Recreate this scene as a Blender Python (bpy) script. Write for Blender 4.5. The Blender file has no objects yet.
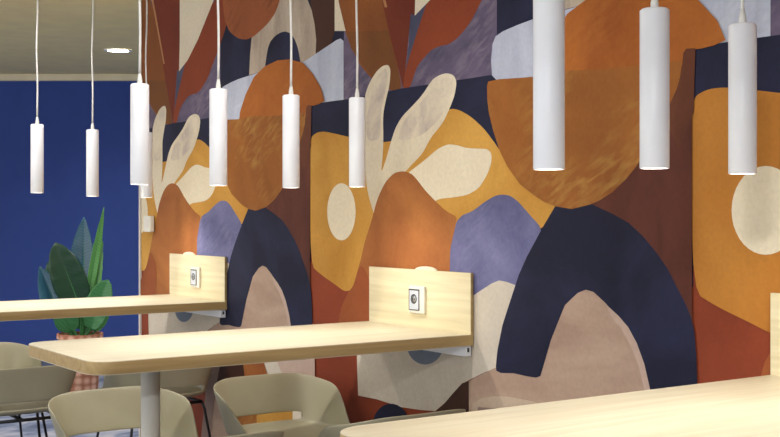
import bpy, bmesh, math, random
from mathutils import Vector, Matrix
random.seed(7)
sc = bpy.context.scene
COL = sc.collection
PI = math.pi

# ------------------------------------------------------------------ view
# world: mural wall is the plane X=0 (room on the -X side), Y runs along the wall
# away from the camera, Z up.
F, TH, HOR, H, DX = 1171.7, 0.60782, 214.4, 1.30, 2.70
CAM = Vector((-DX, 0, H))
S, K = math.sin(TH), math.cos(TH)
FWD = Vector((S, K, 0)); RGT = Vector((K, -S, 0))

def s2l(c):
    return tuple((v/255/12.92 if v/255 <= .04045 else ((v/255+.055)/1.055)**2.4) for v in c)

# ------------------------------------------------------------------ materials
def newmat(name):
    m = bpy.data.materials.new(name); m.use_nodes = True
    nt = m.node_tree; b = nt.nodes['Principled BSDF']
    return m, nt, b

def plain(name, rgb, rough=.5, metal=0.0, spec=.5):
    m, nt, b = newmat(name)
    b.inputs['Roughness'].default_value = rough
    b.inputs['Metallic'].default_value = metal
    b.inputs['Specular IOR Level'].default_value = spec
    n = nt.nodes.new('ShaderNodeTexNoise'); n.inputs['Scale'].default_value = 6; n.inputs['Detail'].default_value = 4
    tc = nt.nodes.new('ShaderNodeTexCoord'); nt.links.new(tc.outputs['Object'], n.inputs['Vector'])
    r = nt.nodes.new('ShaderNodeValToRGB')
    c = s2l(rgb)
    r.color_ramp.elements[0].position = .3; r.color_ramp.elements[1].position = .7
    r.color_ramp.elements[0].color = tuple(v*.95 for v in c)+(1,)
    r.color_ramp.elements[1].color = tuple(min(1, v*1.04) for v in c)+(1,)
    nt.links.new(n.outputs['Fac'], r.inputs['Fac']); nt.links.new(r.outputs['Color'], b.inputs['Base Color'])
    return m

def emit(name, rgb, strength):
    m, nt, b = newmat(name)
    b.inputs['Base Color'].default_value = (.8, .8, .8, 1)
    b.inputs['Emission Color'].default_value = tuple(rgb)+(1,)
    b.inputs['Emission Strength'].default_value = strength
    return m

def paint(name, c1, c2, scale=2.5, stretch=(1, 1, 1), lo=.35, hi=.68, stroke=None, strokeamt=.5, rot=0.0):
    """wall-paper ink: mottled wash of two pigments plus an optional brushed pigment"""
    m, nt, b = newmat(name)
    L = nt.links.new; N = nt.nodes.new
    b.inputs['Roughness'].default_value = .72; b.inputs['Specular IOR Level'].default_value = .22
    tc = N('ShaderNodeTexCoord'); mp = N('ShaderNodeMapping')
    mp.inputs['Scale'].default_value = stretch; mp.inputs['Rotation'].default_value = (rot, 0, 0)
    L(tc.outputs['Object'], mp.inputs['Vector'])
    n = N('ShaderNodeTexNoise'); n.inputs['Scale'].default_value = scale*.8; n.inputs['Detail'].default_value = 7
    n.inputs['Roughness'].default_value = .56; n.inputs['Distortion'].default_value = .5
    L(mp.outputs['Vector'], n.inputs['Vector'])
    r = N('ShaderNodeValToRGB'); e = r.color_ramp.elements
    e[0].position = lo; e[1].position = hi
    e[0].color = s2l(c1)+(1,); e[1].color = s2l(c2)+(1,)
    L(n.outputs['Fac'], r.inputs['Fac'])
    col = r.outputs['Color']
    if stroke:
        mp1 = N('ShaderNodeMapping'); mp1.inputs['Rotation'].default_value = (.52, 0, 0)
        mp2 = N('ShaderNodeMapping'); mp2.inputs['Scale'].default_value = (1, 3.6, 13)
        L(tc.outputs['Object'], mp1.inputs['Vector']); L(mp1.outputs['Vector'], mp2.inputs['Vector'])
        n2 = N('ShaderNodeTexNoise'); n2.inputs['Scale'].default_value = 3.2; n2.inputs['Detail'].default_value = 6
        n2.inputs['Distortion'].default_value = .5
        L(mp2.outputs['Vector'], n2.inputs['Vector'])
        n3 = N('ShaderNodeTexNoise'); n3.inputs['Scale'].default_value = 3.1; n3.inputs['Detail'].default_value = 2
        L(tc.outputs['Object'], n3.inputs['Vector'])
        r2 = N('ShaderNodeValToRGB'); r2.color_ramp.elements[0].position = .42; r2.color_ramp.elements[1].position = .74
        L(n2.outputs['Fac'], r2.inputs['Fac'])
        r3 = N('ShaderNodeValToRGB'); r3.color_ramp.elements[0].position = .44; r3.color_ramp.elements[1].position = .6
        L(n3.outputs['Fac'], r3.inputs['Fac'])
        mu = N('ShaderNodeMath'); mu.operation = 'MULTIPLY'; L(r2.outputs['Color'], mu.inputs[0]); L(r3.outputs['Color'], mu.inputs[1])
        mu2 = N('ShaderNodeMath'); mu2.operation = 'MULTIPLY'; L(mu.outputs[0], mu2.inputs[0]); mu2.inputs[1].default_value = strokeamt
        mx = N('ShaderNodeMixRGB'); L(mu2.outputs[0], mx.inputs['Fac']); L(col, mx.inputs['Color1'])
        mx.inputs['Color2'].default_value = s2l(stroke)+(1,)
        col = mx.outputs['Color']
    # fine canvas weave in the print
    nf = N('ShaderNodeTexNoise'); nf.inputs['Scale'].default_value = 70; nf.inputs['Detail'].default_value = 2
    L(tc.outputs['Object'], nf.inputs['Vector'])
    hs = N('ShaderNodeHueSaturation'); mr = N('ShaderNodeMapRange')
    mr.inputs['From Min'].default_value = .3; mr.inputs['From Max'].default_value = .7
    mr.inputs['To Min'].default_value = .955; mr.inputs['To Max'].default_value = 1.045
    L(nf.outputs['Fac'], mr.inputs['Value']); L(mr.outputs['Result'], hs.inputs['Value']); L(col, hs.inputs['Color'])
    L(hs.outputs['Color'], b.inputs['Base Color'])
    return m

def wood(name, c1, c2, axis='X', rough=.42):
    m, nt, b = newmat(name); L = nt.links.new; N = nt.nodes.new
    b.inputs['Roughness'].default_value = rough; b.inputs['Specular IOR Level'].default_value = .35
    tc = N('ShaderNodeTexCoord'); mp = N('ShaderNodeMapping')
    mp.inputs['Scale'].default_value = (1.2, 26, 26) if axis == 'X' else (26, 1.2, 26)
    L(tc.outputs['Object'], mp.inputs['Vector'])
    n = N('ShaderNodeTexNoise'); n.inputs['Scale'].default_value = 1.6; n.inputs['Detail'].default_value = 7
    n.inputs['Distortion'].default_value = .6
    L(mp.outputs['Vector'], n.inputs['Vector'])
    r = N('ShaderNodeValToRGB'); r.color_ramp.elements[0].position = .32; r.color_ramp.elements[1].position = .7
    r.color_ramp.elements[0].color = s2l(c1)+(1,); r.color_ramp.elements[1].color = s2l(c2)+(1,)
    L(n.outputs['Fac'], r.inputs['Fac']); L(r.outputs['Color'], b.inputs['Base Color'])
    return m

M = dict(
    navy=paint('ink_navy', (29, 30, 50), (44, 46, 74), 3.5, lo=.42, hi=.72),
    yellow=paint('ink_yellow', (184, 128, 48), (212, 160, 76), 2.4),
    amber_dim=paint('ink_amber_dim', (172, 106, 38), (194, 130, 54), 2.4),  # yellow on near repeat: more orange print, with weaker light mixed into the colour
    cream=paint('ink_cream', (222, 208, 182), (234, 222, 198), 2.2),
    petal=paint('ink_petal', (224, 209, 180), (236, 224, 198), 2.0),
    finger=paint('ink_finger', (216, 202, 176), (234, 221, 196), 3),
    smudge=paint('ink_smudge', (186, 170, 160), (226, 212, 188), 6, lo=.36, hi=.6),
    ash=paint('ink_ash', (202, 189, 170), (216, 205, 188), 3),
    mound=paint('ink_mound', (144, 82, 42), (182, 116, 60), 2.6),
    mound_low=paint('ink_mound_low', (136, 68, 36), (168, 94, 50), 2.6),
    rust=paint('ink_rust', (122, 52, 30), (148, 68, 40), 2.2),
    lobe=paint('ink_gold_brown', (140, 84, 36), (162, 100, 44), 2.4, stroke=(190, 146, 76), strokeamt=.6),
    orange=paint('ink_orange', (152, 82, 32), (184, 108, 44), 2.6, stroke=(206, 134, 66), strokeamt=.22),
    brown=paint('ink_brown', (84, 44, 34), (106, 58, 44), 3, stretch=(1, 2.5, .7)),
    post=paint('ink_post_brown', (96, 54, 36), (114, 66, 44), 3),
    purple=paint('ink_violet', (88, 88, 126), (128, 127, 166), 3.0, lo=.36, hi=.66, stroke=(152, 150, 182), strokeamt=.35),
    slate=paint('ink_slate_violet', (82, 76, 98), (112, 98, 122), 4, stretch=(1, 1, 2.2), stroke=(154, 138, 150), strokeamt=.65),
    slate_dark=paint('ink_dark_slate', (68, 70, 92), (86, 86, 108), 4),
    grey=paint('ink_pale_grey', (176, 180, 198), (196, 200, 214), 3.2, stretch=(1, 3.5, .8), stroke=(214, 216, 224), strokeamt=.5),
    grey_light=paint('ink_light_grey', (172, 173, 182), (190, 191, 198), 3.2, stretch=(1, 3.5, .8), stroke=(208, 208, 212), strokeamt=.4),
    arch=paint('ink_stone', (172, 154, 136), (200, 184, 164), 5, stretch=(1, 3, .9)),
    beige=paint('ink_beige', (172, 142, 122), (190, 162, 140), 3, stretch=(1, 1, 3)),
    beige_light=paint('ink_light_beige', (190, 162, 146), (204, 178, 160), 3),
    sand=paint('ink_sand', (188, 164, 140), (202, 180, 156), 3),
    leaf=paint('ink_leaf_brown', (126, 72, 34), (146, 86, 42), 2.5),
    leaf_low=paint('ink_leaf_low', (116, 70, 34), (132, 82, 42), 2.5),
    leaf_red=paint('ink_leaf_red', (110, 46, 30), (128, 58, 36), 2.5),
    leaf_rust=paint('ink_leaf_rust', (126, 56, 32), (146, 68, 38), 2.2),
    bark=paint('ink_bark', (64, 40, 32), (80, 50, 38), 3),
    disc=paint('ink_disc', (142, 78, 44), (162, 92, 54), 3, stroke=(110, 60, 36), strokeamt=.7),
    bluegrey=paint('ink_blue_grey', (110, 120, 136), (128, 136, 150), 3),
    mauve=paint('ink_mauve', (140, 116, 106), (156, 130, 118), 3),
    vein=paint('ink_vein', (176, 120, 78), (190, 136, 92), 3),
)

M.update(
    oak_top=wood('oak_laminate_top', (202, 190, 160), (218, 208, 182), 'X'),
    oak_board=wood('oak_laminate_board', (212, 197, 156), (228, 215, 178), 'Y'),
    oak_edge=wood('oak_edge_band', (172, 142, 92), (194, 166, 114), 'X', .55),
    white=plain('white_powder_coat', (246, 247, 250), .38),
    whiteplastic=plain('white_plastic', (226, 222, 208), .4),
    cord=plain('white_cord', (232, 230, 224), .6),
    shell=plain('greige_shell', (164, 157, 130), .45),
    black=plain('black_steel', (20, 20, 22), .4, .0),
    pole=plain('light_grey_steel', (214, 212, 204), .45, .0),
    ceil=plain('ceiling_paint', (214, 204, 182), .9),
    soffit=plain('soffit_paint', (252, 232, 174), .85),
    cove=plain('cove_paint', (226, 214, 186), .8),
    bluewall=plain('cobalt_paint', (52, 74, 146), .75, spec=.25),
    trimw=plain('trim_white', (226, 220, 210), .5),
    grey_p=plain('grey_plastic', (196, 200, 206), .4),
    dark_p=plain('dark_plastic', (52, 52, 56), .4),
    steel=plain('brushed_steel', (190, 190, 190), .3, .9),
    capm=plain('cream_plastic', (232, 220, 194), .5),
    plaster=plain('plaster', (224, 218, 206), .9),
)

# ------------------------------------------------------------------ mesh helpers
def link(name, bm, mats, parent=None, smooth=False, loc=None):
    bmesh.ops.recalc_face_normals(bm, faces=bm.faces[:]) if not getattr(bm, '_keep', False) else None
    me = bpy.data.meshes.new(name); bm.to_mesh(me); bm.free()
    for m in (mats if isinstance(mats, (list, tuple)) else [mats]): me.materials.append(m)
    if smooth:
        for p in me.polygons: p.use_smooth = True
    o = bpy.data.objects.new(name, me); COL.objects.link(o)
    if parent: o.parent = parent
    if loc: o.location = loc
    return o

def autosmooth(o, ang=35):
    for p in o.data.polygons: p.use_smooth = True
    a = math.radians(ang)
    bm = bmesh.new(); bm.from_mesh(o.data)
    for e in bm.edges:
        if len(e.link_faces) == 2 and e.calc_face_angle(0) > a: e.smooth = False
    bm.to_mesh(o.data); bm.free()
    return o

def box(bm, lo, hi, mi=0, bevel=0.0, seg=2):
    x0, y0, z0 = lo; x1, y1, z1 = hi
    v = [bm.verts.new(p) for p in ((x0,y0,z0),(x1,y0,z0),(x1,y1,z0),(x0,y1,z0),(x0,y0,z1),(x1,y0,z1),(x1,y1,z1),(x0,y1,z1))]
    fs = [bm.faces.new([v[i] for i in q]) for q in ((0,3,2,1),(4,5,6,7),(0,1,5,4),(1,2,6,5),(2,3,7,6),(3,0,4,7))]
    for f in fs: f.material_index = mi
    if bevel:
        es = list({e for f in fs for e in f.edges})
        bmesh.ops.bevel(bm, geom=es, offset=bevel, segments=seg, affect='EDGES', profile=.5)

def prism(bm, pts, z0, z1, mi_top=0, mi_side=0, bevel=0.0):
    n = len(pts)
    a = [bm.verts.new((x, y, z0)) for x, y in pts]; b = [bm.verts.new((x, y, z1)) for x, y in pts]
    ft = bm.faces.new(b); ft.material_index = mi_top
    fb = bm.faces.new(a[::-1]); fb.material_index = mi_side
    for i in range(n):
        f = bm.faces.new((a[i], a[(i+1) % n], b[(i+1) % n], b[i])); f.material_index = mi_side
    if bevel:
        bmesh.ops.bevel(bm, geom=list(ft.edges)+list(fb.edges), offset=bevel, segments=2, affect='EDGES', profile=.5)

def lathe(bm, prof, n=32, c=(0, 0, 0), mi=0):
    """prof = [(r, z)]; r == 0 closes the end"""
    rings = []
    for r, z in prof:
        if r <= 1e-6: rings.append([bm.verts.new((c[0], c[1], c[2]+z))])
        else: rings.append([bm.verts.new((c[0]+r*math.cos(2*PI*i/n), c[1]+r*math.sin(2*PI*i/n), c[2]+z)) for i in range(n)])
    for A, B in zip(rings, rings[1:]):
        for i in range(n):
            j = (i+1) % n
            if len(A) == 1 and len(B) == 1: continue
            if len(A) == 1: f = bm.faces.new((A[0], B[j], B[i]))
            elif len(B) == 1: f = bm.faces.new((A[i], A[j], B[0]))
            else: f = bm.faces.new((A[i], A[j], B[j], B[i]))
            f.material_index = mi; f.smooth = True

def tube(bm, pts, r, n=10, closed=False, mi=0):
    pts = [Vector(p) for p in pts]; m = len(pts); rings = []
    up = Vector((0.13, .21, .97)).normalized()
    for i, p in enumerate(pts):
        a = pts[(i-1) % m] if (closed or i > 0) else p
        b = pts[(i+1) % m] if (closed or i < m-1) else p
        t = (b-a).normalized()
        u = t.cross(up)
        if u.length < .05: u = t.cross(Vector((1, 0, 0)))
        u.normalize(); w = t.cross(u)
        rr = r[i] if isinstance(r, (list, tuple)) else r
        rings.append([bm.verts.new(p+u*rr*math.cos(2*PI*k/n)+w*rr*math.sin(2*PI*k/n)) for k in range(n)])
    rg = range(m) if closed else range(m-1)
    for i in rg:
        A, B = rings[i], rings[(i+1) % m]
        for k in range(n):
            f = bm.faces.new((A[k], A[(k+1) % n], B[(k+1) % n], B[k])); f.material_index = mi; f.smooth = True
    if not closed:
        bm.faces.new(rings[0][::-1]).material_index = mi; bm.faces.new(rings[-1]).material_index = mi

def thing(name, loc, label, cat, group=None, rz=0.0):
    o = bpy.data.objects.new(name, None); COL.objects.link(o)
    o.empty_display_size = .1
    o.location = loc; o.rotation_euler = (0, 0, rz)
    return tag(o, label, cat, group)

def tag(o, label, cat, group=None):
    o['label'] = label; o['category'] = cat
    if group: o['group'] = group
    return o

def struct(o):
    o['kind'] = 'structure'; return o

def dup(root, loc, label, group=None, rz=None):
    r = root.copy(); COL.objects.link(r); r.location = loc
    if rz is not None: r.rotation_euler = (0, 0, rz)
    r['label'] = label
    if group: r['group'] = group
    for ch in list(root.children):
        c = ch.copy(); COL.objects.link(c); c.parent = r
        for g in ch.children:
            d = g.copy(); COL.objects.link(d); d.parent = c
    return r

# ------------------------------------------------------------------ room shell
CEIL = 2.555
YEND = 6.405
def cam_pt(r, d, z):            # a point given by its offset to the right / depth from the viewpoint
    p = CAM + FWD*d + RGT*r
    return Vector((p.x, p.y, z))

# floor: blue-grey streaked carpet
def carpet():
    m, nt, b = newmat('carpet_blue_grey'); L = nt.links.new; N = nt.nodes.new
    b.inputs['Roughness'].default_value = .95; b.inputs['Specular IOR Level'].default_value = .1
    tc = N('ShaderNodeTexCoord'); mp = N('ShaderNodeMapping'); mp.inputs['Scale'].default_value = (2.6, 4.5, 1)
    L(tc.outputs['Object'], mp.inputs['Vector'])
    n = N('ShaderNodeTexNoise'); n.inputs['Scale'].default_value = 1.4; n.inputs['Detail'].default_value = 6; n.inputs['Distortion'].default_value = .85
    L(mp.outputs['Vector'], n.inputs['Vector'])
    r = N('ShaderNodeValToRGB'); e = r.color_ramp.elements
    e[0].position = .36; e[0].color = s2l((86, 94, 118))+(1,)
    e[1].position = .66; e[1].color = s2l((156, 156, 166))+(1,)
    x = e.new(.5); x.color = s2l((118, 126, 148))+(1,)
    L(n.outputs['Fac'], r.inputs['Fac']); L(r.outputs['Color'], b.inputs['Base Color'])
    nb = N('ShaderNodeTexNoise'); nb.inputs['Scale'].default_value = 160
    bp = N('ShaderNodeBump'); bp.inputs['Strength'].default_value = .3; L(nb.outputs['Fac'], bp.inputs['Height']); L(bp.outputs['Normal'], b.inputs['Normal'])
    return m
bm = bmesh.new(); box(bm, (-7.5, -1.6, -.1), (4.6, 14.2, 0)); struct(link('floor', bm, carpet()))

bm = bmesh.new(); box(bm, (-7.5, -1.6, CEIL), (4.6, YEND-.01, CEIL+.12)); 
struct(link('ceiling', bm, M['ceil']))
bm = bmesh.new(); box(bm, (-7.5, YEND-.01, CEIL-.015), (4.6, 14.2, CEIL+.12))
o = link('ceiling', bm, M['soffit']); o.name = 'ceiling_far'; struct(o)

bm = bmesh.new(); box(bm, (-7.5, -1.72, 0), (.12, -1.6, CEIL)); struct(link('wall_front_unseen', bm, plain('white_wall_paint', (232, 235, 240), .9)))  # unseen wall behind the viewpoint, added to dim the near mural and bounce light
# far cobalt wall, square to the line of sight, with a pale coved strip at its top
def slab(r0, r1, d0, d1, z0, z1, mat, name):
    bm = bmesh.new()
    pts = [cam_pt(r0, d0, 0), cam_pt(r1, d0, 0), cam_pt(r1, d1, 0), cam_pt(r0, d1, 0)]
    prism(bm, [(p.x, p.y) for p in pts], z0, z1)
    return struct(link(name, bm, mat))
slab(-5.6, .3, 10.42, 10.55, 0, CEIL-.015, M['bluewall'], 'wall_back')
slab(-5.6, .3, 10.37, 10.42, CEIL-.07, CEIL-.015, M['cove'], 'trim_1')
slab(-5.6, .3, 10.405, 10.42, 0, .07, M['bluewall'], 'baseboard_back')

# ------------------------------------------------------------------ the mural wall (right): printed pattern as inks laid on the wall
P = 2.179          # the print repeats along the wall every P metres
def wp(x, y, shift=0.0):
    e = x-390
    rx = F*S+e*K; ry = F*K-e*S
    return (ry/rx*DX+shift, H-(y-HOR)/rx*DX)
def C(*a): return [wp(x, y) for x, y in a]
def L_(*a): return [wp(x, y, -P) for x, y in a]       # read on the repeat farther along the wall
def R_(*a): return [wp(x, y, P) for x, y in a]        # read on the nearer repeat
def ell(cx, cy, rx, ry, f, n=36): return f(*[(cx+rx*math.cos(2*PI*i/n), cy+ry*math.sin(2*PI*i/n)) for i in range(n)])
def rounded(pts, it=2):            # corner-cutting, keeps brushed outlines soft
    for _ in range(it):
        q = []
        for i in range(len(pts)):
            a, b = pts[i], pts[(i+1) % len(pts)]
            q += [(a[0]*.8+b[0]*.2, a[1]*.8+b[1]*.2), (a[0]*.2+b[0]*.8, a[1]*.2+b[1]*.8)]
        pts = q
    return pts

SH = []
def sh(mat, pts, soft=True): SH.append((mat, rounded(pts) if soft else pts))

# lower field first
sh('rust', C((311,250),(312,680),(480,680),(480,250)) , False)
sh('rust', C((306,262),(306,680),(330,680),(330,262)), False)
# upper violet field
sh('slate', C((344,36),(344,106),(420,98),(497,82),(497,-130),(344,-130)), False)
# dark slate patches round the cream scraps
sh('slate_dark', C((404,80),(409,50),(410,12),(428,-2),(450,-40),(432,30),(414,60),(406,84)))
# brown leaf fan
sh('leaf_rust', C((403,88),(405,72),(410,55),(418,30),(428,-1),(452,-60),(520,-120),(512,-60),(482,0),(471,22),(459,37),(449,44.5),(440,46),(431,50),(418,65),(414,75),(411,86),(406,90)))
sh('leaf_red', L_((149,-14),(180.5,-14),(180.5,40),(179.4,71)) + C((411,14),(405.5,70),(403,88),(399,70),(390,40),(382.5,2)), False)
sh('leaf', L_((118,-14),(149,-14)) + C((382,0),(391,40),(398,66),(402,87),(398,92),(392,91),(384,86),(372,79),(360,65),(348,40),(341,16),(338,0)))
sh('leaf_low', C((351,48),(347.5,32),(389,30.5),(391,41),(397.5,66),(401,85),(398,90.5),(392,89.6),(384,84.5),(373,77),(361,63)), False)
sh('vein', L_((149.5,-12),(151.5,-12),(165,64),(163.6,64)), False)
sh('cream', L_((180,-12),(217,-12),(214,0),(198,40),(188,60),(179.3,71.5),(180,40)), False)
sh('cream', C((334,-60),(339,-60),(339,2),(346,31),(335,31)), False)
sh('bark', L_((308,-30),(335,-30),(335,31),(332,42),(326,49),(316,53)), False)
# pale grey drift behind the big disc
sh('grey', C((493,83),(491.5,60),(493,44),(496,36.5),(503,31.5),(518,25),(534,19)) + L_((253,74.5),(280,66),(304,61.5),(319,52),(337,40),(341,38.5),(344,41),(344,103),(320,112),(290,112)), False)
# stone coloured arch with its dark opening, and the disc in front of it
sh('arch', L_((249.6,75),(250.5,55),(252,38),(258,20),(264,-20),(304,-20),(308,0),(312,10),(315,24),(316.6,40),(316,54),(304,62),(275,68)), False)
sh('navy', L_((264.6,80),(265.5,66),(268,49),(271,41),(276,35.5),(281,32.5),(286,31.3),(291,33.5),(295,39),(298.5,48),(301,62),(300,80)))
sh('disc', L_((222,-30),(223,2),(225,20),(230,32),(238.5,38.7),(247,39.8),(255,36),(268,24),(276,13),(281,-2),(286,-30)))
# navy hill
sh('navy', C((311,110),(311.5,106),(314,104),(330,101.5),(350,99),(375,94.5),(402,88.5),(440,83),(492,75),(497,80),(503,152),(503,175),(440,190),(311,190)), False)
# yellow field
sh('yellow', C((310.6,150),(311,142),(312.6,136),(318,132.2),(326,131.5),(350,137),(375,143.5),(400,140),(440,119),(447,111),(453,108.5),(461,110.5),(472,117),(485,129),(495,142.5),(503,154),(515,172),(530,187),(558,206),(552,216),(543,229),(500,244),(450,240),(372,222),(362,257),(354,286),(350,291),(344,290.8),(335,284),(322,275),(311,265)))
sh('petal', ell(342, 211.8, 14.2, 28.6, C), False)
# open hand / leaf cluster
sh('finger', C((375,216),(368,192),(364.5,160),(364,130),(365,98),(369,84.6),(377,71.5),(383,66),(388.5,64.6),(391.3,69),(390.3,85),(386.5,100),(383.6,115),(384,141),(383.3,156),(381.7,174),(386.8,159),(391,143.6),(396,128),(402.6,116.5),(413,106),(423,95),(433,79.5),(440,75),(447.5,73),(454.5,75.2),(457.4,82),(455.4,95),(451,107),(443.6,123),(430.8,138.5),(423,154),(411,166),(404,174),(398,186),(385,208),(378,218)))
sh('smudge', C((371,100),(374,86),(381,72),(386.5,68),(388.6,76),(386,92),(381.5,110),(381,140),(367.5,141),(366.8,120)))
sh('smudge', C((404,121),(417,108),(427,96),(437,83),(446,77),(453,79),(454,88),(449,102),(441,118),(425,134),(410,140),(398,140)))
sh('petal', C((408,174),(410,172),(425.6,160),(438.5,148.7),(448.7,144),(459,145.4),(466.7,148),(479.5,148.7),(487.5,148.8),(492.3,153),(492.3,162),(488.5,174),(479.5,188.5),(468,195.2),(454,197.4),(441,198.7),(434,202),(424,196),(414,184)))
# violet mound, cream and blue-grey below it
sh('purple', C((447,310),(450,270),(451,249),(454,236),(457,222),(463,215),(473,211.5),(485.6,201.8),(496,195.6),(503.6,194.4),(511,195.6),(519,201.5),(529,213),(545,231),(545,320),(480,330)))
sh('mound', C((376,340),(353.5,320),(352.5,292),(360,266.7),(365,243.6),(372.4,220.5),(378,199),(386,182),(395,172.8),(404,171),(412,173.5),(417,178.5),(425.6,190),(436,201),(447.4,211.6),(457.6,216.6),(456.6,224),(454,236),(451,249),(450.6,270),(450,330)))
sh('ash', C((530,300),(520,286.5),(508,282),(500,280.4),(493,283.2),(484,289),(474,295.6),(450,300),(400,328),(372,340),(357.5,347),(358,368),(359,395.5),(377,399),(402,407),(421,409.8),(436,411),(446,402.5),(454,393),(463,383.5),(473,378.5),(486,372),(500,367),(520,368)), False)
sh('bluegrey', ell(426, 344, 18.5, 20.5, C), False)
sh('bark', C((434,414),(446,402.5),(454,393),(463,383.2),(469,381),(470.2,384),(471,450),(420,450)), False)
# beige ground spilling out of the big arch
sh('beige', C((469.8,381),(486,372.4),(500,366),(543,366),(549,345),(566,305),(587,285),(612,308),(640,340),(655,392),(658,760),(471,760)), False)
sh('sand', C((471,407),(480,399),(494,396),(510,396.5),(528,400),(548,405),(575,420),(590,460),(471,460)))
sh('navy', ell(392, 428, 19, 24.5, C), False)
sh('brown', C((693.4,96),(691.2,318),(684,306),(640,250),(556,214),(575,150),(640,60),(697,48)), False)
sh('brown', L_((300,120),(311,102),(311,268),(311.5,360),(309,290),(285,215),(255,212)), False)
# big navy arch with beige opening
sh('navy', C((556,206.7),(575,203),(592,203.6),(601,208),(614,214),(630,223),(644,236),(658,253),(669,269),(678.5,288),(687,304),(692.5,318),(695.5,332),(697.5,356),(698.4,384),(699,430),(660,432),(652,392),(645.6,364),(638,343),(629.4,327),(613,311),(607.4,303.7),(596,292.2),(587,289.6),(578,293.2),(566,305),(552,340),(543.5,369.5),(541.5,376),(537,377.5),(526.7,375.8),(515,373),(502,372.8),(497.4,370.5),(497,366),(498.5,350.6),(503.6,325),(511,302),(520,274.6),(528,256.7),(537,240),(544.6,226)), False)
sh('beige_light', C((620,316),(629.4,327),(638,343),(645.6,364),(651.5,390),(654,420),(649,420),(646,392),(640,366),(632,346),(622,328),(612,316),(607,304)), False)
# the big orange disc and the gold-brown lobe hanging from it
sh('orange', L_((239.5,126),(241,112),(246.4,95),(255,77),(265.6,66.5),(278.5,60.5),(291,59.3),(304,63),(314,74),(322,88),(325.5,101)) + C((715,45.6),(702,48.8),(694,49.6),(690,62),(640,90),(534,90)), False)
sh('post', C((696.6,48.2),(687.5,48.8),(684.6,53),(683.6,64),(681.6,76),(678.6,88),(673,100),(666,116),(680,150),(695,112)), False)
sh('lobe', C((488.4,86),(489.6,81.6),(500,79.4),(534,77),(566,71),(604,69),(640,65.5),(683.4,60.5),(683,66),(681.4,77),(678.4,88.5),(670,106.5),(656,136),(638,166),(628,178.5),(614,192),(600,200.8),(592,204.4),(573,209),(557,206.4),(545,201.5),(537,196.4),(521.5,184.6),(508.7,166.7),(501,151),(494.6,131),(490.2,113),(488.6,100)), False)
sh('mound_low', C((350,291.4),(354.5,286),(361,265),(366,268),(374,290),(370,346),(338,346),(341,310)))
# what shows low on the wall, between the chairs
sh('beige_light', L_((276,340),(316,344),(316,410),(283,400),(270,370)), False)
sh('ash', L_((262,352),(276,356),(283,373),(292,382),(272,382)), False)
sh('mound', L_((243,350),(262,352),(271,384),(246,386)), False)
sh('bark', L_((221,350),(243,350),(247,388),(214,398)), False)
sh('mauve', L_((212,350),(224,350),(217,388),(211,440),(202,440),(207,390)), False)
sh('lobe', L_((238,398),(262,396),(262,450),(236,450)), False)
sh('yellow', L_((258,396),(296,394),(296,450),(258,450)), False)
sh('cream', L_((294,394),(304,393),(304,450),(294,450)), False)
sh('bark', L_((303,393),(316,393),(316,450),(303,450)), False)

names = sorted({m for m, _ in SH} | {'amber_dim'}); idx = {n: i for i, n in enumerate(names)}
bm = bmesh.new()
Y0, Y1 = -1.55, YEND
box(bm, (0, Y0, 0), (.12, Y1, CEIL), idx['navy'])
layer = 0
import mathutils
for m, pts in SH:
    layer += 1
    x = -.00016*layer
    for k in (1, 0, -1, -2):
        vs = [(x, y+k*P, z) for y, z in pts]
        if max(v[1] for v in vs) < Y0 or min(v[1] for v in vs) > Y1: continue
        tb = bmesh.new()
        tv = [tb.verts.new(v) for v in vs]
        f = tb.faces.new(tv); f.normal_update()
        if f.normal.x > 0: f.normal_flip()
        bmesh.ops.triangulate(tb, faces=tb.faces[:], ngon_method='EAR_CLIP')
        for co, no in (((0,0,0.002),(0,0,-1)), ((0,0,CEIL-.002),(0,0,1)), ((0,Y1-.002,0),(0,1,0)), ((0,Y0+.002,0),(0,-1,0))):
            bmesh.ops.bisect_plane(tb, geom=tb.verts[:]+tb.edges[:]+tb.faces[:], plane_co=co, plane_no=no, clear_outer=True)
        mp_ = {}
        for v in tb.verts: mp_[v] = bm.verts.new(v.co)
        for f in tb.faces:
            try: g = bm.faces.new([mp_[v] for v in f.verts]); g.material_index = idx['amber_dim' if (m == 'yellow' and k == -1) else m]
            except ValueError: pass
        tb.free()
me = bpy.data.meshes.new('wall_right'); bm.to_mesh(me); bm.free()
for n in names: me.materials.append(M[n])
o = bpy.data.objects.new('wall_right', me); COL.objects.link(o); struct(o)
bm = bmesh.new(); box(bm, (-.012, YEND, 0), (.132, YEND+.014, CEIL)); struct(link('trim_2', bm, M['trimw']))

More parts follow.
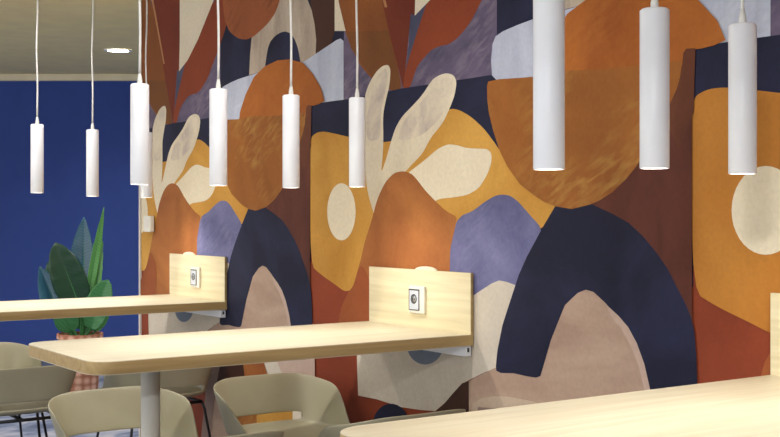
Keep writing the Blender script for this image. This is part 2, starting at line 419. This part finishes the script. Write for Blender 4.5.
# ------------------------------------------------------------------ tables fixed to the mural wall
TZ, TT, TL = .8625, .042, 1.445
def rrect(x0, x1, y0, y1, r, n=8):
    p = [(x1, y0), (x1, y1)]
    for k in range(n+1):
        a = PI/2+PI/2*k/n; p.append((x0+r+r*math.cos(a), y1-r+r*math.sin(a)))
    for k in range(n+1):
        a = PI+PI/2*k/n; p.append((x0+r+r*math.cos(a), y0+r+r*math.sin(a)))
    return p
HW = .332
def make_table(label, yc):
    t = thing('wall_table', (0, yc, 0), label, 'table', 'long oak tables fixed to the mural wall')
    bm = bmesh.new(); prism(bm, rrect(-TL, -.022, -HW, HW, .075), TZ-TT, TZ, 0, 1, .0025)
    autosmooth(link('tabletop', bm, [M['oak_top'], M['oak_edge']], t))
    bm = bmesh.new(); box(bm, (-.0215, -HW, TZ-TT), (-.009, HW, 1.086), 0)
    for f in bm.faces:
        if abs(f.normal.y) > .5 or abs(f.normal.z) > .5: f.material_index = 1
    bm.normal_update()
    for f in bm.faces:
        if abs(f.normal.x) < .5: f.material_index = 1
    bb = link('backboard', bm, [M['oak_board'], M['oak_edge']], t)
    # rounded cap peeping over the top edge of the board
    bm = bmesh.new()
    n = 14; pts = [(-.068*math.cos(PI*k/n), .016*math.sin(PI*k/n)) for k in range(n+1)]
    a = [bm.verts.new((-.0085, y, 1.084+z)) for y, z in pts]; b = [bm.verts.new((-.018, y, 1.084+z)) for y, z in pts]
    bm.faces.new(a); bm.faces.new(b[::-1])
    for k in range(n+1):
        j = (k+1) % (n+1); bm.faces.new((a[k], a[j], b[j], b[k]))
    cc = link('cable_cap', bm, M['capm'], t); cc.location.y = -.05
    # round steel leg with floor plate
    bm = bmesh.new(); lathe(bm, [(0, .004), (.20, .004), (.205, .008), (.20, .014), (.034, .018), (.032, .024), (.032, TZ-TT-.006), (.0, TZ-TT-.006)], 40, (-1.122, 0, 0))
    lg = link('leg', bm, M['pole'], t)
    bm = bmesh.new(); box(bm, (-1.122-.07, -.07, TZ-TT-.008), (-1.122+.07, .07, TZ-TT-.0015), 0, .002)
    link('mounting_plate', bm, M['pole'], lg)
    # white steel rail under the table against the wall
    bm = bmesh.new(); box(bm, (-.038, -HW+.012, TZ-TT-.040), (-.009, HW-.03, TZ-TT-.0015), 0, .003)
    rl = link('wall_rail', bm, M['white'], t)
    bm = bmesh.new(); box(bm, (-.028, -HW+.0105, TZ-TT-.024), (-.018, -HW+.016, TZ-TT-.008), 0, .002); link('rail_slot', bm, M['dark_p'], rl)
    # socket
    cy, cz = -.012, .970
    bm = bmesh.new(); box(bm, (-.034, cy-.050, cz-.053), (-.0215, cy+.050, cz+.053), 0, .004)
    po = link('power_outlet', bm, M['whiteplastic'], t); po['label'] = 'white square power outlet plate'
    bm = bmesh.new(); box(bm, (-.0365, cy-.020, cz-.038), (-.034, cy+.042, cz+.038), 0, .001)
    link('socket_face', bm, M['grey_p'], po)
    bm = bmesh.new()
    tube(bm, [(-.037, cy+.011+.0165*math.cos(2*PI*k/24), cz+.003+.0165*math.sin(2*PI*k/24)) for k in range(24)], .0022, 8, True)
    for y0_, y1_, z0_, z1_ in ((-.022, .044, .036, .041), (-.022, .044, -.041, -.038), (-.022, -.019, -.041, .041), (.041, .044, -.041, .041)):
        box(bm, (-.0372, cy+y0_, cz+z0_), (-.034, cy+y1_, cz+z1_))
    for q in (-1, 1): box(bm, (-.0385, cy+.011+q*.007-.002, cz-.001), (-.0365, cy+.011+q*.007+.002, cz+.006))
    link('socket_ring', bm, M['dark_p'], po)
    bm = bmesh.new(); lathe(bm, [(0, 0), (.0145, 0), (.0145, .001), (0, .001)], 20)
    bmesh.ops.rotate(bm, verts=bm.verts, cent=(0,0,0), matrix=Matrix.Rotation(-PI/2, 3, 'Y'))
    bmesh.ops.translate(bm, verts=bm.verts, vec=(-.0366, cy+.011, cz+.003))
    link('socket_well', bm, M['steel'], po)
    return t
TY = (1.70, 3.668, 5.636)
t0 = make_table('long pale oak table in the middle, on a grey pole, under four white pendants', TY[1])
tf = dup(t0, (0, TY[2], 0), 'farthest long oak table, in front of the tall green plant')
for c in tf.children:
    if c.name.startswith('cable_cap'): c.location.y = .10
dup(t0, (0, TY[0], 0), 'nearest oak table, cut off by the bottom right edge of the picture')

# ------------------------------------------------------------------ pendants
PL, PR = .337, .0310
lamp_em = emit('lamp_diffuser', (1.0, .93, .82), 9.0)
def make_pendant(label, loc):
    t = thing('pendant_light', loc, label, 'pendant lamp', 'white cylinder pendants over the tables')
    bm = bmesh.new()
    lathe(bm, [(PR-.004, .012), (PR-.003, .0), (PR-.001, -.0), (PR, .002), (PR, PL-.004), (PR-.004, PL), (.0, PL)], 40)
    autosmooth(link('lamp_body', bm, M['white'], t), 50)
    bm = bmesh.new(); lathe(bm, [(0, .001), (PR-.0032, .001), (PR-.0032, .012), (0, .012)], 40)
    link('diffuser', bm, lamp_em, t)
    bm = bmesh.new(); lathe(bm, [(.0085, PL-.001), (.0085, PL+.012), (.0045, PL+.034), (0, PL+.034)], 20)
    link('cord_grip', bm, M['cord'], t)
    bm = bmesh.new()
    top = CEIL-loc[2]
    n = 14
    tube(bm, [(.0035*math.sin(3.2*k/n*PI)*math.sin(k/n*PI), .002*math.sin(2.3*k/n*PI)*math.sin(k/n*PI), PL+.03+(top-.02-PL-.03)*k/n) for k in range(n+1)], .0042, 8)
    link('cord', bm, M['cord'], t)
    bm = bmesh.new(); lathe(bm, [(0, top-.026), (.034, top-.026), (.036, top-.022), (.036, top-.001), (0, top-.001)], 28)
    link('ceiling_rose', bm, M['white'], t)
    return t
PX = (-1.147, -.856, -.564, -.277)
PEND = []
rows = [
 (3.70, (1.3998, 1.4005, 1.3965, 1.4034), PX,
  ['white cylinder pendant over the middle table, farthest from the mural and largest of its row',
   'second white pendant from the left over the middle table, before the gold-brown lobe',
   'third white pendant over the middle table, hanging beside the dark brown stripe',
   'white cylinder pendant nearest the mural over the middle table, beside the cream hand shape']),
 (5.702, (1.400, 1.405, 1.390, 1.3876), (-1.140, -.840, -.559, -.270),
  [None,
   'leftmost slim white pendant, hanging before the blue wall',
   'second white pendant from the left, hanging before the blue wall above the plant leaves',
   'white pendant mostly hidden behind a larger one, its lower end showing by the mural edge']),
 (1.7115, (1.388, 1.3968, 1.391), (-1.129, -.829, -.543),
  ['largest white pendant, in front of the big orange disc, with its top cut off',
   'second of the three large near pendants, over the edge of the gold-brown lobe',
   'rightmost white pendant, in front of the navy band and cream oval']),
]
first = None
for y, zs, xs, labs in rows:
    for x, z, lb in zip(xs, zs, labs):
        if lb is None: continue
        make_pendant(lb, (x, y, z)); PEND.append((x, y, z))

# ------------------------------------------------------------------ tub chairs
def sstep(t): t = max(0, min(1, t)); return t*t*(3-2*t)
def make_chair(label, loc, rz, group):
    t = thing('tub_chair', loc, label, 'chair', group, rz)
    N = 64
    ax, bk, fr = .224, .228, .262
    def rim_h(al):
        return .202-.036*sstep((al-24)/46)-.156*sstep((al-62)/56)
    def ray(ph):
        s, c = math.sin(ph), math.cos(ph)
        b = bk if c > 0 else fr
        n = 3.6
        return 1/((abs(s)/ax)**n+(abs(c)/b)**n)**(1/n)
    seat = [(.30, -.012), (.62, -.010), (.86, -.004), (.97, .006)]
    wall = [0, .04, .19, .55, .82, 1.0]
    bm = bmesh.new(); Z = .409
    c0 = bm.verts.new((0, 0, Z-.013)); rings = []
    for s, dz in seat:
        rings.append([bm.verts.new((s*ray(2*PI*i/N)*math.sin(2*PI*i/N), s*ray(2*PI*i/N)*math.cos(2*PI*i/N), Z+dz-.02*max(0, -math.cos(2*PI*i/N))*s*s*.6)) for i in range(N)])
    for w in wall:
        ring = []
        for i in range(N):
            ph = 2*PI*i/N; al = math.degrees(ph if ph <= PI else 2*PI-ph)
            h = rim_h(al); r = ray(ph)*(1+.23*w*min(1, h/.19)+.012)
            ring.append(bm.verts.new((r*math.sin(ph), r*math.cos(ph), Z+.014+h*w-.02*max(0, -math.cos(ph))*.6)))
        rings.append(ring)
    for i in range(N): bm.faces.new((c0, rings[0][(i+1) % N], rings[0][i]))
    ns = len(seat)
    for q, (A, B) in enumerate(zip(rings, rings[1:])):
        for i in range(N):
            ph = 2*PI*(i+.5)/N; al = math.degrees(ph if ph <= PI else 2*PI-ph)
            if q == ns+1 and al < 42: continue           # the slot at the foot of the back
            if q == ns+1 and False: continue
            bm.faces.new((A[i], A[(i+1) % N], B[(i+1) % N], B[i]))
    bm.normal_update()
    sh_ = link('seat_shell', bm, M['shell'], t, True)
    so = sh_.modifiers.new('thickness', 'SOLIDIFY'); so.thickness = .008; so.offset = 0
    su = sh_.modifiers.new('smooth', 'SUBSURF'); su.levels = 2; su.render_levels = 2
    bm = bmesh.new()
    fx, f0, f1 = .175, -.17, .19
    tube(bm, [(-fx, f0, .376), (fx, f0, .376), (fx, f1, .376), (-fx, f1, .376)], .008, 8, True)
    tube(bm, [(0, f0, .376), (0, f1, .376)], .008, 8)
    link('seat_frame', bm, M['black'], t, True)
    for sx in (-1, 1):
        for y0, y1 in ((f0, f0-.06), (f1, f1+.055)):
            bm = bmesh.new()
            tube(bm, [(sx*fx, y0, .378), (sx*(fx+.012), y0+(y1-y0)*.15, .34), (sx*(fx+.06), y1, .006)], .0065, 10)
            lathe(bm, [(0, 0), (.010, 0), (.010, .010), (0, .010)], 12, (sx*(fx+.06), y1, .0))
            link('leg', bm, M['black'], t, True)
    return t
G = 'greige tub chairs around the tables'
# rz 0: faces the camera side (-Y); PI: faces away from the camera
ch = make_chair('greige tub chair facing us beyond the middle table, seen behind the grey pole', (-1.01, 4.09, 0), 0, G)
dup(ch, (-.335, 4.09, 0), 'greige tub chair facing us with coloured mural showing through its back slot', G, 0)
dup(ch, (-.335, 3.49, 0), 'tub chair whose pale back rim shows just above the nearest table, beside the mural', G, PI)
dup(ch, (-1.07, 3.50, 0), 'tub chair of which only a rim corner shows at the bottom edge of the picture', G, PI)
dup(ch, (-1.05, 5.45, 0), 'dark-backed tub chair with black wire legs, seen from behind at the left edge', G, PI)
dup(ch, (-.335, 5.47, 0), 'shaded tub chair seen from behind under the middle tabletop, beyond the grey pole', G, PI)
dup(ch, (-.97, 6.0, 0), 'tub chair at the far side of the farthest table, rim lit, at the left edge', G, 0)

# ------------------------------------------------------------------ wall control
t = thing('wall_control', (0, 6.25, 1.245), 'small white control box on the far left end of the mural, under the pendants', 'wall switch')
bm = bmesh.new(); box(bm, (-.034, -.05, -.045), (-.010, .05, .047), 0, .004); link('housing', bm, M['whiteplastic'], t)
bm = bmesh.new(); box(bm, (-.037, -.03, -.02), (-.034, .03, .03), 0, .001); link('display', bm, M['trimw'], t)

# ------------------------------------------------------------------ downlights
glow_added = emit('added_lens_soft', (1.0, .95, .86), 6.0)
glow = emit('ceiling_lens', (1.0, .95, .86), 40.0)
def downlight(x, y, z, label):
    t = thing('downlight', (x, y, z), label, 'ceiling light', 'recessed ceiling downlights')
    bm = bmesh.new(); lathe(bm, [(.078, -.001), (.078, -.006), (.100, -.008), (.104, -.001)], 36); link('trim_ring', bm, M['white'], t)
    bm = bmesh.new(); lathe(bm, [(0, -.004), (.078, -.004), (.078, -.001), (0, -.001)], 36); link('lens', bm, glow, t)
    return t
SZ = CEIL-.015
p = cam_pt(-2.052, 8.84, SZ); DL = [p]
downlight(p.x, p.y, SZ, 'round lit downlight in the beige ceiling above the blue wall')

# ------------------------------------------------------------------ plant
def leafmat(name, c1, c2, rough=.35):
    m, nt, b = newmat(name); L = nt.links.new; N = nt.nodes.new
    b.inputs['Roughness'].default_value = rough
    tc = N('ShaderNodeTexCoord')
    w = N('ShaderNodeTexWave'); w.inputs['Scale'].default_value = 26; w.inputs['Distortion'].default_value = 3; w.bands_direction = 'DIAGONAL'
    L(tc.outputs['Object'], w.inputs['Vector'])
    r = N('ShaderNodeValToRGB'); r.color_ramp.elements[0].color = s2l(c1)+(1,); r.color_ramp.elements[1].color = s2l(c2)+(1,)
    L(w.outputs['Fac'], r.inputs['Fac']); L(r.outputs['Color'], b.inputs['Base Color'])
    return m
LM = dict(dark=leafmat('leaf_dark_green', (24, 60, 36), (28, 66, 38), .3), teal_reflect=leafmat('leaf_blue_reflect', (44, 84, 104), (56, 98, 118), .25),  # teal: blue reflection painted into the leaf green
          bright=leafmat('leaf_bright_green', (84, 146, 72), (96, 158, 80)), mid=leafmat('leaf_mid_green', (54, 116, 62), (64, 126, 70)))
PD = 8.4
def pp(x, y, dd=0.0):           # point of the plant, local to the pot's foot
    d = PD+dd
    q = CAM+FWD*d+RGT*((x-390)/F*d); return Vector((q.x, q.y, H-(y-HOR)/F*d))
foot = pp(80, 0); foot = Vector((foot.x, foot.y, 0))
pl = thing('potted_plant', foot, 'tall broad-leaved green plant in a terracotta pot before the blue wall', 'plant')
m, nt, b = newmat('terracotta_waffle'); Ln = nt.links.new; Nn = nt.nodes.new
b.inputs['Roughness'].default_value = .85
tc = Nn('ShaderNodeTexCoord'); vo = Nn('ShaderNodeTexVoronoi'); vo.inputs['Scale'].default_value = 17; vo.inputs['Randomness'].default_value = .15
Ln(tc.outputs['Object'], vo.inputs['Vector'])
rp = Nn('ShaderNodeValToRGB'); rp.color_ramp.elements[0].color = s2l((230, 182, 156))+(1,); rp.color_ramp.elements[1].color = s2l((176, 112, 84))+(1,)
rp.color_ramp.elements[0].position = .25; rp.color_ramp.elements[1].position = .6
Ln(vo.outputs['Distance'], rp.inputs['Fac']); Ln(rp.outputs['Color'], b.inputs['Base Color'])
bp = Nn('ShaderNodeBump'); bp.inputs['Strength'].default_value = .6; bp.invert = True; Ln(vo.outputs['Distance'], bp.inputs['Height']); Ln(bp.outputs['Normal'], b.inputs['Normal'])
bm = bmesh.new(); lathe(bm, [(0, .002), (.120, .002), (.125, .01), (.150, .41), (.162, .415), (.162, .448), (.150, .448), (.146, .40), (0, .40)], 48)
autosmooth(link('pot', bm, m, pl), 40)
bm = bmesh.new(); lathe(bm, [(0, .425), (.08, .422), (.1455, .415), (.1455, .402), (0, .402)], 32); link('soil', bm, plain('soil', (58, 44, 36), .95), pl)

def leaf(base, tip, width, mat, face=.0, fold=.25, bend=.06, shape=.55, stem0=None, blunt=.8):
    """broad leaf blade grown along base -> tip, on a stalk from the soil"""
    bm = bmesh.new(); base = base-foot; tip = tip-foot
    ax = (tip-base); Lh = ax.length; ax.normalize()
    out = (FWD*-1*math.cos(face)+RGT*math.sin(face)); side = ax.cross(out).normalized(); nor = side.cross(ax).normalized()
    n, m_ = 16, 6; rows_ = []
    for i in range(n+1):
        u = i/n
        wd = width/2*(math.sin(PI*u**shape)**blunt if 0 < u < 1 else .02)
        wd = max(wd, width*.02)
        cpt = base+ax*Lh*u+nor*(-bend*Lh*(u*u))
        row = []
        for j in range(-m_, m_+1):
            v = j/m_
            row.append(bm.verts.new(cpt+side*wd*v+nor*(abs(v)*wd*fold+.004*math.sin(u*38)*abs(v))))
        rows_.append(row)
    for A, B in zip(rows_, rows_[1:]):
        for j in range(2*m_): bm.faces.new((A[j], A[j+1], B[j+1], B[j])).smooth = True
    lf = link('leaf', bm, mat, pl, True)
    sd = lf.modifiers.new('thickness', 'SOLIDIFY'); sd.thickness = .002
    bm = bmesh.new(); q = stem0 or Vector((base.x*.35, base.y*.35, .41))
    pts = [q.lerp(base, k/6)+Vector((0, 0, .0)) for k in range(7)]+[base+ax*Lh*k/8-nor*(bend*Lh*(k/8)**2+.001) for k in range(1, 7)]
    tube(bm, pts, [.010-.0006*k for k in range(len(pts))], 8)
    link('stalk', bm, LM['mid'], lf, True)
    return lf
leaf(pp(82, 312, -.05), pp(55, 243, -.12), .245, LM['dark'], .15, .2, .04, .85, blunt=.55)
leaf(pp(84, 292, .12), pp(83, 217, .16), .19, LM['teal_reflect'], -.15, .3, .03, .75)
leaf(pp(85, 312, -.05), pp(104.5, 207, -.02), .066, LM['bright'], .5, .35, .02, .85)
leaf(pp(93, 312, -.02), pp(102, 241, .0), .088, LM['bright'], -.3, .35, .02, .8)
leaf(pp(62, 322, -.05), pp(40, 266, -.06), .19, LM['teal_reflect'], .5, .3, .05, .7)
leaf(pp(66, 318, .08), pp(47, 262, .16), .19, LM['dark'], .1, .3, .05, .7)
leaf(pp(90, 330, -.06), pp(107, 280, -.1), .19, LM['mid'], -.1, .25, .06, .9, blunt=.5)
leaf(pp(95, 332, -.02), pp(108, 284, -.0), .13, LM['bright'], .3, .25, .06, .7)
leaf(pp(72, 332, -.1), pp(58, 300, -.2), .17, LM['mid'], .1, .25, .06, .7)
leaf(pp(84, 332, .12), pp(94, 290, .16), .22, LM['mid'], .1, .25, .06, .7)
leaf(pp(74, 330, .16), pp(70, 290, .2), .24, LM['dark'], .1, .25, .06, .7)

# ------------------------------------------------------------------ lights: the room's pendants and downlight, plus added ones
def spot(name, loc, power, size, blend, rad, col=(1, .92, .80), target=None):
    l = bpy.data.lights.new(name, 'SPOT'); l.energy = power; l.spot_size = math.radians(size); l.spot_blend = blend
    l.shadow_soft_size = rad; l.color = col
    o = bpy.data.objects.new(name, l); COL.objects.link(o); o.location = loc
    if target is not None: o.rotation_euler = (Vector(target)-Vector(loc)).to_track_quat('-Z', 'Y').to_euler()
    return o
for i, (x, y, z) in enumerate(PEND + [(-1.14, TY[2], 1.4), (-.26, TY[0], 1.39)]):
    spot('pendant_bulb', (x, y, z-.003), 7.5, 150, .75, .022, (1, .98, .94))
# unseen ceiling lights with added lens discs; near pair added to front-light pendants
CLX = [(-2.9, .3), (-1.9, 3.1), (-1.9, 5.25), (-2.1, .0), (-.9, 3.1), (-.9, 5.25), (-3.6, 3.4), (-3.6, 5.4)]
ceil_ob = bpy.data.objects['ceiling']
for x, y in CLX:
    bm = bmesh.new(); lathe(bm, [(0, -.004), (.075, -.004), (.09, -.006), (.092, 0), (0, 0)], 28, (x, y, CEIL)); link('ceiling_lens', bm, glow_added, ceil_ob)
    spot('ceiling_spot', (x, y, CEIL-.01), 52 if y > 1.5 else 100, 140, .9, .035, (1, .98, .95))
spot('ceiling_spot', (DL[0].x, DL[0].y, SZ-.02), 120, 150, .9, .07, (1, .95, .87))
for r_, d_ in ((-1.0, 7.6), (-3.9, 7.0), (-2.9, 7.2)):  # unseen lamps and lenses added to brighten the far floor and ceiling
    q = cam_pt(r_, d_, SZ)
    bm = bmesh.new(); lathe(bm, [(0, -.004), (.075, -.004), (.09, -.006), (.092, 0), (0, 0)], 28, tuple(q)); link('ceiling_lens', bm, glow_added, bpy.data.objects['ceiling_far'])
    spot('ceiling_spot', (q.x, q.y, SZ-.01), 110, 140, .9, .07, (1, .98, .95))
spot('pendant_fill_spot', (-4.3, -.9, CEIL-.05), 230, 90, .6, .08, (.96, .98, 1), (-1.2, 1.75, 1.45))  # unseen spot behind the viewpoint, added to front-light the near pendants
w = bpy.data.worlds.new('room_ambient'); sc.world = w; w.use_nodes = True
bg = w.node_tree.nodes['Background']; bg.inputs['Color'].default_value = (.98, .99, 1.0, 1)
# the open side of the room is brighter than the depth behind the viewpoint
wn = w.node_tree.nodes; wl = w.node_tree.links
wt = wn.new('ShaderNodeTexCoord'); wd = wn.new('ShaderNodeVectorMath'); wd.operation = 'DOT_PRODUCT'
wl.new(wt.outputs['Generated'], wd.inputs[0]); wd.inputs[1].default_value = (-.85, .0, .1)
wm = wn.new('ShaderNodeMapRange'); wm.inputs['From Min'].default_value = -.9; wm.inputs['From Max'].default_value = .9
wm.inputs['To Min'].default_value = .3; wm.inputs['To Max'].default_value = 1.95
wl.new(wd.outputs['Value'], wm.inputs['Value']); wl.new(wm.outputs['Result'], bg.inputs['Strength'])

# ------------------------------------------------------------------ camera
cd = bpy.data.cameras.new('camera'); co = bpy.data.objects.new('camera', cd); COL.objects.link(co)
co.location = CAM; co.rotation_euler = (PI/2, 0, -TH)
cd.sensor_fit = 'HORIZONTAL'; cd.sensor_width = 36; cd.lens = F/780*36
cd.shift_y = (HOR-218.5)/780
cd.clip_start = .05; cd.clip_end = 100
sc.camera = co
sc.view_settings.view_transform = 'Standard'; sc.view_settings.look = 'None'
sc.view_settings.gamma = 1; sc.view_settings.exposure = 0.12; sc.view_settings.use_curve_mapping = False
sc.cycles.use_denoising = True
sc.cycles.max_bounces = 8
